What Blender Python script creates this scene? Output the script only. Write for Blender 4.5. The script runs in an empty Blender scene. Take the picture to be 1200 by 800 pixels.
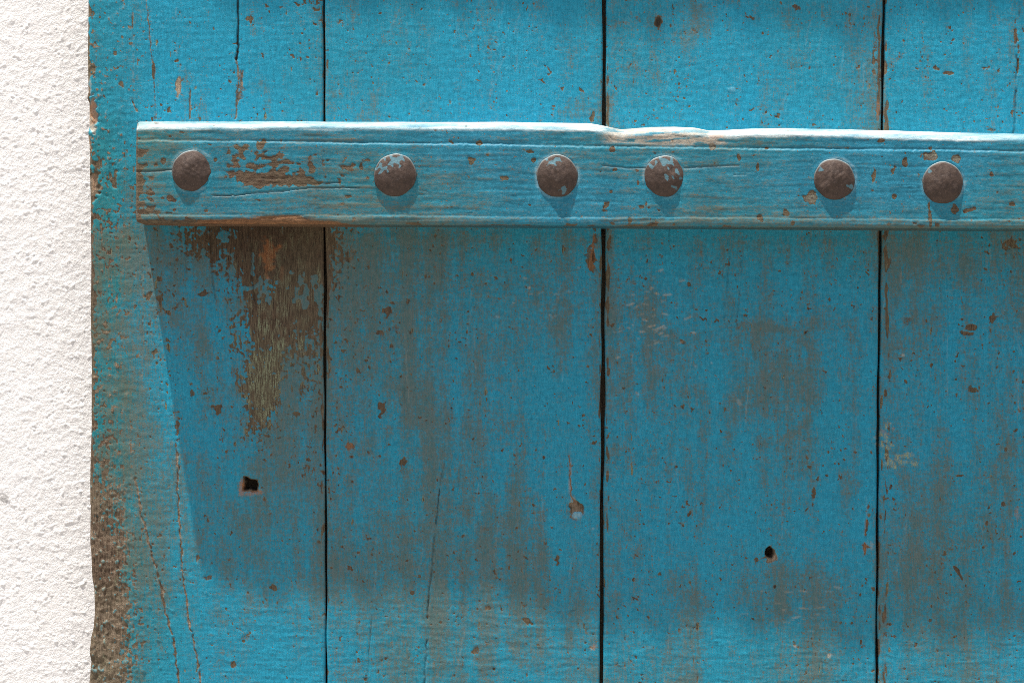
import bpy, math, random
import numpy as np
from mathutils import Vector

# ------------------------------------------------------------------ camera, sky, sun, exposure
S = 0.0006            # metres per photograph pixel on the plank face
CZ = 1.30             # height of the picture centre above the ground
D = 1.75              # camera distance from the plank face
sc = bpy.context.scene
cam_d = bpy.data.cameras.new("camera"); cam = bpy.data.objects.new("camera", cam_d)
sc.collection.objects.link(cam)
cam.location = (0, -D, CZ); cam.rotation_euler = (math.radians(90), 0, 0)
cam_d.sensor_width = 36; cam_d.lens = 36 * D / (1200 * S); cam_d.clip_start = 0.01; cam_d.clip_end = 500
sc.camera = cam

GRAZE = math.radians(8.0)      # sun height out of the door's plane
TILT = math.radians(9.3)       # lean of the shadows from the vertical
SUNV = Vector((-math.sin(TILT) * math.cos(GRAZE), -math.sin(GRAZE), math.cos(TILT) * math.cos(GRAZE)))
world = bpy.data.worlds.new("World"); sc.world = world; world.use_nodes = True
wn = world.node_tree.nodes; wl = world.node_tree.links
sky = wn.new("ShaderNodeTexSky"); sky.sky_type = 'NISHITA'; sky.sun_disc = False
sky.sun_elevation = math.asin(SUNV.z); sky.sun_rotation = math.atan2(SUNV.x, SUNV.y)
sky.dust_density = 4.2; sky.air_density = 1.0; sky.ozone_density = 1.0
wl.new(sky.outputs[0], wn["Background"].inputs[0]); wn["Background"].inputs[1].default_value = 0.078
sun_d = bpy.data.lights.new("sun", 'SUN'); sun_d.energy = 5.0; sun_d.angle = math.radians(0.8)
sun_d.color = (1.0, 0.95, 0.88)
sun = bpy.data.objects.new("sun", sun_d); sc.collection.objects.link(sun)
sun.rotation_euler = SUNV.to_track_quat('Z', 'Y').to_euler(); sun.location = (-0.5, -0.6, 3)
sc.view_settings.view_transform = 'Standard'; sc.view_settings.look = 'None'
sc.view_settings.gamma = 1; sc.view_settings.use_curve_mapping = False
sc.view_settings.exposure = 0.82
sc.cycles.use_denoising = False; sc.cycles.filter_width = 0.85
sc.cycles.max_bounces = 8; sc.cycles.diffuse_bounces = 6

# ------------------------------------------------------------------ helpers
def wx(px, depth=0.0): return (np.asarray(px) - 600) * S * (D - depth) / D      # depth = distance towards the viewer
def wz(py, depth=0.0): return CZ + (400 - np.asarray(py)) * S * (D - depth) / D
def sst(a, b, x):
    t = np.clip((x - a) / (b - a), 0, 1); return t * t * (3 - 2 * t)

class Field:
    """A raster of surface features (paint loss, cracks, relief), one cell per photograph pixel."""
    def __init__(s, x0, y0, w, h, seed):
        s.x0, s.y0, s.w, s.h, s.seed = x0, y0, w, h, seed
        s.X, s.Y = np.meshgrid(np.arange(w) + x0, np.arange(h) + y0)
        s.X = s.X.astype(np.float32); s.Y = s.Y.astype(np.float32)
        s.k = 0
        s.e1 = s.noise(1.3, 1.3); s.e2 = s.noise(3.5, 3.5); s.e3 = s.noise(9, 9)
    def noise(s, sx, sy, rot=0.0):
        s.k += 1
        g = np.random.default_rng(s.seed * 1000 + s.k).standard_normal((s.h, s.w)).astype(np.float32)
        fy = np.fft.fftfreq(s.h)[:, None]; fx = np.fft.rfftfreq(s.w)[None, :]
        if rot:
            c, n = math.cos(rot), math.sin(rot)
            fx, fy = fx * c + fy * n, -fx * n + fy * c
        G = np.fft.rfft2(g) * np.exp(-2 * math.pi ** 2 * ((sx * fx) ** 2 + (sy * fy) ** 2))
        r = np.fft.irfft2(G, s=(s.h, s.w)).astype(np.float32)
        r -= r.mean(); return r / r.std()
    def zeros(s): return np.zeros((s.h, s.w), np.float32)
    def win(s, xa, ya, xb, yb):
        i0, i1 = max(0, int(xa - s.x0)), min(s.w, int(xb - s.x0) + 1)
        j0, j1 = max(0, int(ya - s.y0)), min(s.h, int(yb - s.y0) + 1)
        return (slice(j0, max(j0, j1)), slice(i0, max(i0, i1)))
    def blob(s, A, cx, cy, rx, ry, amp=1.0, rot=0, rough=0.22, soft=0.18, add=False):
        m = max(rx, ry) * 1.9 + 4
        w = s.win(cx - m, cy - m, cx + m, cy + m)
        x, y = s.X[w] - cx, s.Y[w] - cy
        c, n = math.cos(math.radians(rot)), math.sin(math.radians(rot))
        u, v = (x * c + y * n) / rx, (-x * n + y * c) / ry
        q = np.sqrt(u * u + v * v) + rough * (0.75 * s.e1[w] + 0.6 * s.e2[w] + 0.3 * s.e3[w])
        k = amp * sst(1 + soft, 1 - soft, q)
        if add: A[w] += k
        else: A[w] = np.maximum(A[w], k)
    def glow(s, A, cx, cy, rx, ry, amp=1.0):
        A += amp * np.exp(-((s.X - cx) / rx) ** 2 - ((s.Y - cy) / ry) ** 2)
    def line(s, A, pts, w=0.8, amp=1.0, wob=0.8, broken=0.0, soft=0.7):
        for (xa, ya), (xb, yb) in zip(pts[:-1], pts[1:]):
            m = w + 6
            ww = s.win(min(xa, xb) - m, min(ya, yb) - m, max(xa, xb) + m, max(ya, yb) + m)
            x, y = s.X[ww] - xa + wob * (s.e2[ww] * 0.45 + s.e1[ww] * .35), s.Y[ww] - ya + wob * (s.e3[ww] * 0.3 + s.e1[ww] * .2)
            dx, dy = xb - xa, yb - ya; L = dx * dx + dy * dy
            t = np.clip((x * dx + y * dy) / L, 0, 1)
            d = np.hypot(x - t * dx, y - t * dy)
            k = amp * sst(w + soft, max(0, w - soft), d)
            if broken: k = k * sst(broken - 0.5, broken + 0.5, s.e3[ww] + s.e2[ww] * 0.7 + 0.6)
            A[ww] = np.maximum(A[ww], k)
    def sample(s, A, px, py):
        def refl(v, n):
            v = np.abs(v); p = 2 * (n - 2); v = np.mod(v, p); return np.where(v > n - 2, p - v, v)
        u = refl(np.asarray(px, float) - s.x0, s.w); v = refl(np.asarray(py, float) - s.y0, s.h)
        i = np.clip(u.astype(int), 0, s.w - 2); j = np.clip(v.astype(int), 0, s.h - 2)
        fx, fy = u - i, v - j
        return (A[j, i] * (1 - fx) + A[j, i + 1] * fx) * (1 - fy) + (A[j + 1, i] * (1 - fx) + A[j + 1, i + 1] * fx) * fy

def mesh_obj(name, V, Q, mat, parent=None, attrs=None, smooth=True, extra=(), loc=(0, 0, 0)):
    """V (n,3), Q (m,4) quads, extra = list of index lists (other faces)."""
    me = bpy.data.meshes.new(name)
    V = np.asarray(V, np.float32); Q = np.asarray(Q, np.int32).reshape(-1, 4)
    ex = [list(e) for e in extra]
    loops = np.concatenate([Q.ravel()] + [np.array(e, np.int32) for e in ex]) if ex else Q.ravel()
    sizes = np.concatenate([np.full(len(Q), 4, np.int32), np.array([len(e) for e in ex], np.int32)])
    starts = np.concatenate([[0], np.cumsum(sizes)[:-1]]).astype(np.int32)
    me.vertices.add(len(V)); me.vertices.foreach_set("co", V.ravel())
    me.loops.add(len(loops)); me.loops.foreach_set("vertex_index", loops)
    me.polygons.add(len(sizes)); me.polygons.foreach_set("loop_start", starts); me.polygons.foreach_set("loop_total", sizes)
    me.update(calc_edges=True); me.validate()
    me.polygons.foreach_set("use_smooth", np.full(len(me.polygons), smooth))
    for k, C in (attrs or {}).items():
        a = me.attributes.new(k, 'FLOAT_COLOR', 'POINT'); a.data.foreach_set("color", np.asarray(C, np.float32).ravel())
    me.materials.append(mat)
    o = bpy.data.objects.new(name, me); sc.collection.objects.link(o)
    o.location = loc
    if parent: o.parent = parent
    return o

def gridq(nr, nc, off=0):
    i = np.arange(nr - 1)[:, None] * nc + np.arange(nc - 1)[None, :] + off
    return np.stack([i, i + nc, i + nc + 1, i + 1], -1).reshape(-1, 4)

def lines(a, b, fa, fb, fine, coarse):
    """axis positions: coarse outside fa..fb, fine inside"""
    out = []
    if a < fa: out.append(np.linspace(a, fa, max(2, int((fa - a) / coarse) + 1))[:-1])
    n = max(2, int((min(b, fb) - max(a, fa)) / fine) + 1); out.append(np.linspace(max(a, fa), min(b, fb), n))
    if b > fb: out.append(np.linspace(fb, b, max(2, int((b - fb) / coarse) + 1))[1:])
    return np.concatenate(out)

# ------------------------------------------------------------------ materials
class NT:
    def __init__(s, name):
        s.m = bpy.data.materials.new(name); s.m.use_nodes = True
        s.t = s.m.node_tree; s.b = s.t.nodes["Principled BSDF"]
    def n(s, t, **kw):
        o = s.t.nodes.new(t)
        for k, v in kw.items(): setattr(o, k, v)
        return o
    def put(s, sock, v):
        if isinstance(v, bpy.types.NodeSocket): s.t.links.new(v, sock)
        else: sock.default_value = v
    def mix(s, f, a, b, blend='MIX'):
        o = s.n("ShaderNodeMix", data_type='RGBA', blend_type=blend)
        s.put(o.inputs[0], f); s.put(o.inputs[6], a if not isinstance(a, tuple) else (*a, 1)[:4]); s.put(o.inputs[7], b if not isinstance(b, tuple) else (*b, 1)[:4])
        return o.outputs[2]
    def math(s, op, a, b=0.0, c=0.0):
        o = s.n("ShaderNodeMath", operation=op); s.put(o.inputs[0], a); s.put(o.inputs[1], b); s.put(o.inputs[2], c); return o.outputs[0]
    def rng(s, v, a, b, c=0.0, d=1.0):
        o = s.n("ShaderNodeMapRange"); s.put(o.inputs[0], v)
        for i, q in enumerate((a, b, c, d)): o.inputs[i + 1].default_value = q
        return o.outputs[0]
    def noise(s, scale, detail=3, rough=0.6, stretch=(1, 1, 1)):
        tc = s.n("ShaderNodeTexCoord"); mp = s.n("ShaderNodeMapping"); mp.inputs["Scale"].default_value = stretch
        s.t.links.new(tc.outputs["Object"], mp.inputs["Vector"])
        o = s.n("ShaderNodeTexNoise"); s.t.links.new(mp.outputs[0], o.inputs["Vector"])
        o.inputs["Scale"].default_value = scale; o.inputs["Detail"].default_value = detail; o.inputs["Roughness"].default_value = rough
        return o.outputs["Fac"]
    def attr(s, name):
        a = s.n("ShaderNodeAttribute", attribute_name=name); p = s.n("ShaderNodeSeparateColor")
        s.t.links.new(a.outputs["Color"], p.inputs[0]); return p.outputs[0], p.outputs[1], p.outputs[2], a.outputs["Alpha"]

def paint_material(name, grain, blue, teal):
    t = NT(name)
    rub, chip, pale, dark = t.attr("wear"); tl, orng, lich, dust_glare = t.attr("tint")
    cen = lambda v, k: t.rng(v, 0.0, 1.0, -.5 * k, .5 * k)
    add = lambda *v: v[0] if len(v) == 1 else t.math('ADD', v[0], add(*v[1:]))
    nf = t.noise(1500, 2, 0.7); nb = t.noise(14, 4, 0.6); nm = t.noise(320, 3, 0.65)
    nv = t.noise(1300, 2, 0.6, (1, 1, 0.10)); nh = t.noise(1300, 2, 0.6, (0.16, 1, 1)); ng = nv if grain == 'z' else nh
    fine = add(cen(nf, 1.7), cen(nv, .75), cen(nh, 0.5), cen(nm, .5)) if grain == 'z' else add(cen(nf, 1.3), cen(nh, 1.1), cen(nv, .4))
    paint = t.mix(tl, blue, teal)
    paint = t.mix(t.rng(nb, 0.3, 0.7, 0.0, 0.35), paint, (blue[0] * 2.2, blue[1] * 0.90, blue[2] * 0.82))
    paint = t.mix(1.0, paint, t.rng(add(nf, nm), 0.6, 1.4, 0.64, 1.36), 'MULTIPLY')
    paint = t.mix(1.0, paint, t.rng(ng, .3, .7, .86, 1.14), 'MULTIPLY')
    paint = t.mix(t.rng(add(cen(nf, 1.), cen(nh, .6), .5), .58, .80, 0, .40), paint, (0.16, 0.37, 0.44))
    rubc = t.mix(t.rng(add(ng, cen(nm, .8)), 0.35, 0.65), (0.080, 0.116, 0.084), (0.138, 0.108, 0.056))
    rubf = t.math('MULTIPLY', t.rng(add(rub, fine), 0.26, 0.80), 0.74)
    col = t.mix(rubf, paint, rubc)
    wood = t.mix(t.rng(add(ng, cen(nf, .5)), 0.30, 0.70), (0.036, 0.024, 0.016), (0.160, 0.115, 0.073))
    wood = t.mix(t.rng(nm, 0.45, 0.65, 0, 0.40), wood, (0.085, 0.040, 0.024))
    wood = t.mix(t.rng(nb, 0.4, 0.65, 0, 0.4), wood, (0.13, 0.125, 0.075))
    tiny = t.noise(520, 1, 0.5); tf = t.math('MULTIPLY', t.rng(add(tiny, cen(nb, .25)), .715, .755), .85)
    col = t.mix(tf, col, t.mix(t.rng(nf, .4, .6), (0.085, 0.055, 0.032), (0.20, 0.13, 0.07)))
    chipf = t.rng(add(chip, cen(nf, 1.0), cen(ng, .5), cen(nm, .3)), 0.42, 0.60)
    col = t.mix(chipf, col, wood)
    col = t.mix(t.math('MULTIPLY', pale, t.rng(nf, .3, .6, .45, 1.0)), col, t.mix(t.rng(ng, 0.3, 0.7), (0.36, 0.26, 0.17), (0.62, 0.50, 0.38)))
    col = t.mix(t.math('MULTIPLY', orng, t.rng(ng, .3, .65, .4, 1.0)), col, t.mix(t.rng(nf, 0.3, 0.7), (0.20, 0.070, 0.022), (0.46, 0.20, 0.08)))
    col = t.mix(t.math('MULTIPLY', lich, t.rng(add(ng, cen(nf, .5)), .42, .60)), col, t.mix(t.rng(nf, 0.35, 0.65), (0.13, 0.15, 0.08), (0.30, 0.34, 0.22)))
    col = t.mix(t.math('MULTIPLY', dust_glare, t.rng(add(nf, cen(nh, 1)), .2, .6, .55, 1.0)), col, t.mix(t.rng(ng, 0.3, 0.7), (0.46, 0.58, 0.60), (0.70, 0.77, 0.77)))  # pale chalky film; on the batten's top edge it paints the sun glare
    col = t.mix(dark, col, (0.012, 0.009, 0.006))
    t.put(t.b.inputs["Base Color"], col)
    r = t.math('ADD', t.rng(nf, 0.3, 0.7, 0.42, 0.60), t.math('MULTIPLY', t.math('MAXIMUM', chipf, rubf), 0.3))
    t.put(t.b.inputs["Roughness"], r)
    t.b.inputs["Specular IOR Level"].default_value = 0.25
    bp = t.n("ShaderNodeBump"); bp.inputs["Strength"].default_value = 1.0; bp.inputs["Distance"].default_value = 0.00019
    hgt = add(t.math('MULTIPLY', nf, .75), t.math('MULTIPLY', nh, .12), t.math('MULTIPLY', nm, .55))
    hgt = add(hgt, t.math('MULTIPLY', chipf, add(cen(nf, 1.6), cen(ng, 1.2), -.55)))
    t.put(bp.inputs["Height"], hgt)
    t.t.links.new(bp.outputs[0], t.b.inputs["Normal"])
    return t.m

BLUE = (0.009, 0.258, 0.398); TEAL = (0.014, 0.178, 0.200)
M_plank = paint_material("weathered_blue_paint_vertical_grain", "z", BLUE, TEAL)
M_batten = paint_material("weathered_blue_paint_horizontal_grain", "x", (0.014, 0.188, 0.290), TEAL)

t = NT("rusty_iron")
pnt, rim, _, _ = t.attr("paint")
n1 = t.noise(260, 5, 0.65); n2 = t.noise(900, 3, 0.7)
rust = t.mix(t.rng(n1, 0.3, 0.7), (0.028, 0.016, 0.011), (0.084, 0.054, 0.040))
rust = t.mix(t.rng(n2, 0.58, 0.75, 0, 0.5), rust, (0.20, 0.145, 0.12))
rust = t.mix(t.math('MULTIPLY', t.rng(t.math('ADD', pnt, t.rng(n2, 0, 1, -1.0, .55)), 0.35, 0.7), .85), rust, (0.075, 0.19, 0.235))
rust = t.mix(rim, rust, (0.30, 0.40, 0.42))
t.put(t.b.inputs["Base Color"], rust); t.put(t.b.inputs["Roughness"], t.rng(n1, 0.3, 0.7, 0.5, 0.75)); t.b.inputs["Metallic"].default_value = 0.15
bp = t.n("ShaderNodeBump"); bp.inputs["Strength"].default_value = 0.5; bp.inputs["Distance"].default_value = 0.0007
t.put(bp.inputs["Height"], t.math('ADD', n1, t.math('MULTIPLY', n2, 0.5))); t.t.links.new(bp.outputs[0], t.b.inputs["Normal"])
M_iron = t.m

t = NT("white_limewashed_render")
n1 = t.noise(30, 4, 0.6); n2 = t.noise(800, 3, 0.7); n3 = t.noise(300, 3, 0.6)
c = t.mix(t.rng(n1, 0.3, 0.7), (0.925, 0.915, 0.895), (0.935, 0.93, 0.92))
c = t.mix(t.rng(n3, 0.62, 0.78, 0, 0.30), c, (0.62, 0.55, 0.47))
stain, _, _, _ = t.attr("stain"); c = t.mix(stain, c, (0.30, 0.29, 0.28))
t.put(t.b.inputs["Base Color"], c); t.b.inputs["Roughness"].default_value = 0.9; t.b.inputs["Specular IOR Level"].default_value = 0.2
bp = t.n("ShaderNodeBump"); bp.inputs["Strength"].default_value = 1.0; bp.inputs["Distance"].default_value = 0.00042
t.put(bp.inputs["Height"], t.math('ADD', n2, t.math('MULTIPLY', n3, .8))); t.t.links.new(bp.outputs[0], t.b.inputs["Normal"])
M_wall = t.m

t = NT("pale_paving")
n1 = t.noise(6, 5, 0.6); n2 = t.noise(120, 3, 0.7)
c = t.mix(t.rng(n1, 0.3, 0.7), (0.23, 0.21, 0.18), (0.32, 0.29, 0.255)); c = t.mix(t.rng(n2, 0.3, 0.7, 0, 0.3), c, (0.2, 0.18, 0.15))
t.put(t.b.inputs["Base Color"], c); t.b.inputs["Roughness"].default_value = 0.9
M_ground = t.m

# ------------------------------------------------------------------ the ground
g = mesh_obj("ground", [(-40, -60, 0), (40, -60, 0), (40, 3, 0), (-40, 3, 0)], [(0, 1, 2, 3)], M_ground, smooth=False)
g["kind"] = "structure"

# ------------------------------------------------------------------ the rendered wall behind the door
WALL_Y = 0.046
fw = Field(-80, -40, 240, 900, 7)
a = fw.noise(2.5, 2.1, -0.4); b = fw.noise(4.5, 3.4, -0.4); c = fw.noise(1.1, 1.0); d = fw.noise(20, 16); e = fw.noise(60, 60)
base = 0.55 * a + 0.65 * b
wallH = 0.072 * np.tanh(base * 1.2) + 0.05 * np.maximum(base, 0) + 0.036 * c + 0.05 * c * np.maximum(a, 0) + 0.04 * d + 0.15 * e      # mm
wdark = fw.zeros(); fw.blob(wdark, 3, 583, 4, 3, .7, rough=0.6)
xs = lines(-1500, 2200, -70, 125, 0.85, 60); ys = lines(-1700, 2166, -30, 830, 0.85, 60)
PX, PY = np.meshgrid(xs, ys)
h = fw.sample(wallH, PX, PY) * 0.001
V = np.stack([wx(PX, -WALL_Y), WALL_Y - h, wz(PY, -WALL_Y)], -1).reshape(-1, 3)
nr, nc = PX.shape
Q = gridq(nr, nc)
n0 = len(V); cor = [0, nc - 1, nr * nc - 1, (nr - 1) * nc]
Vb = V[cor].copy(); Vb[:, 1] = WALL_Y + 0.35; V = np.vstack([V, Vb])
ex = [list(range(0, nc)) + [n0 + 1, n0], [i * nc + nc - 1 for i in range(nr)] + [n0 + 2, n0 + 1],
      [(nr - 1) * nc + j for j in range(nc)][::-1] + [n0 + 3, n0 + 2], [i * nc for i in range(nr)][::-1] + [n0, n0 + 3], [n0, n0 + 1, n0 + 2, n0 + 3]]
st = np.zeros((len(V), 4)); st[:nr * nc, 0] = (fw.sample(wdark, PX, PY) * (PX < 30) * (PX > -30)).ravel()
wall = mesh_obj("rendered_wall", V, Q, M_wall, extra=ex, attrs={"stain": st})
wall["label"] = "rough white rendered wall left of the blue door"; wall["category"] = "wall"; wall["kind"] = "thing"

# ------------------------------------------------------------------ the door
door = bpy.data.objects.new("plank_door", None); sc.collection.objects.link(door)
DOOR = Vector((float(wx(730)), 0.0, 0.04)); door.location = DOOR
door["label"] = "weathered blue plank door with a studded crosswise batten, beside the white wall"; door["category"] = "door"; door["kind"] = "thing"

F = Field(60, -30, 1200, 880, 11)
X, Y = F.X, F.Y
RUBD = F.zeros(); CHIP = F.zeros(); PALE = F.zeros(); DARK = F.zeros()
TEALF = F.zeros(); ORNG = F.zeros(); LICH = F.zeros(); DUST = F.zeros(); H = F.zeros()   # H in mm
rnd = random.Random(5)
vst = F.noise(0.7, 14); hst = F.noise(12, 0.7); iso = F.noise(0.8, 0.8); big = F.noise(45, 70); mid = F.noise(14, 22); vlong = F.noise(5, 90)
sp1 = F.noise(1.5, 1.7); sp2 = F.noise(2.6, 3.2); sp3 = F.noise(1.2, 4.5)
brush = F.noise(11, 1.1, 0.03); brush2 = F.noise(5.5, 1.7, -0.12) * .8 + F.noise(6, 1.8, .22) * .6; lumps = F.noise(1.5, 1.3); und = F.noise(60, 55); und2 = F.noise(22, 16); grainv = F.noise(0.8, 40)

# --- how far the paint is rubbed thin, by area
below = sst(255, 285, Y)
RUBD += 0.16 + 0.20 * below - 0.14 * sst(690, 770, Y) + 0.05 * big + 0.05 * vlong
for cx, cy, rx, ry, am in [(545, 470, 90, 130, .26), (610, 670, 110, 60, .42), (430, 660, 45, 70, .2), (640, 345, 80, 60, .16), (420, 330, 50, 60, .2),
                           (745, 380, 50, 90, .30), (905, 452, 55, 50, .40), (930, 382, 70, 16, .34), (800, 620, 40, 110, .10), (930, 690, 80, 40, .24),
                           (1075, 300, 50, 35, .40), (1075, 420, 40, 90, .16), (1075, 600, 30, 90, .30), (1165, 430, 50, 110, .26), (1190, 640, 20, 140, .36),
                           (1100, 740, 60, 30, .2), (320, 560, 60, 40, .06), (345, 500, 30, 80, .18), (270, 650, 50, 50, .04), (520, 278, 120, 10, .2), (860, 285, 120, 10, .25),
                           (430, 20, 60, 25, .15), (1000, 90, 60, 40, .10), (1120, 70, 60, 60, .12), (830, 30, 60, 30, .1), (230, 60, 60, 50, .05)]:
    F.glow(RUBD, cx, cy, rx, ry, am * .62)
for cx, cy, rx, ry, am in [(310, 300, 120, 70, .35), (320, 420, 80, 110, .30), (365, 400, 20, 160, .2), (150, 630, 60, 170, .30), (130, 420, 45, 140, .08)]: F.glow(RUBD, cx, cy, rx, ry, am)
edge = F.zeros()
for ex_ in (381, 707, 1032): edge = np.maximum(edge, np.exp(-np.abs(X - ex_) / 9.0))
RUBD += 0.34 * edge
arc = np.hypot(X - 898, (Y - 450)) - 66
RUBD += 0.22 * np.exp(-(arc / 5) ** 2) * (X > 880)
fin = F.noise(.55, .55); vs2 = F.noise(.6, 4.5); hs2 = F.noise(5, .6); m2 = F.noise(5, 7)
slant = F.noise(.8, 16, -.14); cross = 0.40 * vs2 + 0.28 * hs2 + .22 * slant + 0.75 * fin + 0.25 * iso + 0.22 * vst + 0.12 * hst + 0.55 * mid + 0.55 * m2
RUB = np.clip(RUBD * 0.95 + 0.00 + 0.06 * below + 0.14 * cross + 0.05 * vlong + 0.05 * big * below, -.3, 1)

# --- bare wood: the big worn patch under the batten, the weathered hanging edge, specks
bare = F.zeros()
for cx, cy, rx, ry, am in [(315, 280, 75, 45, .9), (335, 330, 55, 55, .85), (318, 395, 42, 50, .8), (305, 470, 24, 40, .95), (368, 340, 16, 160, .55), (235, 282, 40, 22, .5),
                           (205, 330, 40, 60, .18), (215, 390, 40, 50, .12), (270, 450, 40, 50, .18), (345, 520, 25, 60, .25)]:
    F.glow(bare, cx, cy, rx, ry, am)
edge_l = sst(172, 108, X)
bare += edge_l * (0.02 + 0.66 * sst(430, 660, Y)) * sst(225, 140, X + 10 * F.e3 + 8 * F.e2)
F.glow(bare, 118, 620, 30, 120, .22); F.glow(bare, 136, 730, 38, 130, .55)
F.glow(bare, 395, 285, 22, 40, .24)
fs0 = F.noise(.9, 1.1); bare_t = bare + 0.05 * sp2 + 0.09 * sp1 + 0.13 * fs0 + 0.10 * fin + 0.06 * F.e3 + 0.08 * vst
CHIP = np.maximum(CHIP, sst(0.22, 0.92, bare_t) * 0.95)
# blue left inside the patch
for b_ in [(262, 278, 7, 6), (296, 310, 3, 16), (292, 338, 7, 3), (366, 328, 5, 8), (250, 330, 6, 9), (262, 372, 7, 8)]:
    k = F.zeros(); F.blob(k, *b_, 1, rough=.4); CHIP *= 1 - 0.95 * k
for i in range(60):
    k = F.zeros(); F.blob(k, rnd.uniform(303, 376), rnd.gauss(340, 9), rnd.uniform(1, 3.2), rnd.uniform(1.5, 7), 1, rnd.uniform(-12, 12), rough=.5); CHIP *= 1 - .9 * k
# speckled paint loss, denser in places
dens = F.zeros() + 0.0
for cx, cy, rx, ry, am in [(420, 380, 45, 110, 1.0), (400, 470, 30, 90, .7), (210, 360, 45, 90, .9), (345, 540, 40, 60, .55), (190, 440, 40, 60, .3), (470, 330, 40, 40, .4),
                           (1160, 380, 60, 90, .85), (1060, 470, 25, 120, .5), (1185, 290, 30, 20, 1.1), (1190, 600, 25, 120, .8), (1070, 290, 40, 20, .6), (830, 470, 60, 60, .25), (840, 600, 80, 80, .2),
                           (940, 580, 60, 100, .30), (140, 60, 35, 80, .7), (150, 200, 22, 90, 1.0), (150, 320, 40, 90, .9), (180, 430, 40, 120, .5), (640, 560, 60, 80, .15), (320, 640, 60, 60, .30), (415, 620, 30, 120, .55)]:
    F.glow(dens, cx, cy, rx, ry, am)
fs = F.noise(.9, 1.0); CHIP = np.maximum(CHIP, sst(2.75, 3.05, sp1 * 0.95 + fs * 0.55 + sp2 * 0.35 + m2 * .3 + dens * 1.20 - 0.80) * 0.95); CHIP = np.maximum(CHIP, .85 * sst(2.85, 3.2, fs * .95 + fin * .5 + dens * .9 + .12 * big - .1))
CHIP = np.maximum(CHIP, sst(3.1, 3.4, sp3 + dens * 0.8 + edge * 1.3 - 0.1) * 0.85)
# rim of the seams
seamw = F.zeros()
for ex_, w_ in ((379, 6), (384, 5), (703, 4), (712, 3.5), (1030, 3), (1039, 6)):
    seamw = np.maximum(seamw, np.exp(-((X - ex_) / w_) ** 2))
CHIP = np.maximum(CHIP, sst(0.55, 0.85, seamw * 0.55 + 0.12 * vlong + 0.14 * sp3 + 0.10 * below) * 0.8)
lc_ = np.interp(Y, [0, 300, 500, 640, 700, 720, 740, 800], [103, 105.5, 106, 105, 110, 110.5, 108, 105]); CHIP = np.maximum(CHIP, .9 * sst(5.5, 2.5, X - lc_ + 1.3 * F.e2 + .8 * F.e1 + 3.0 * sst(260, 180, Y)))

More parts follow.
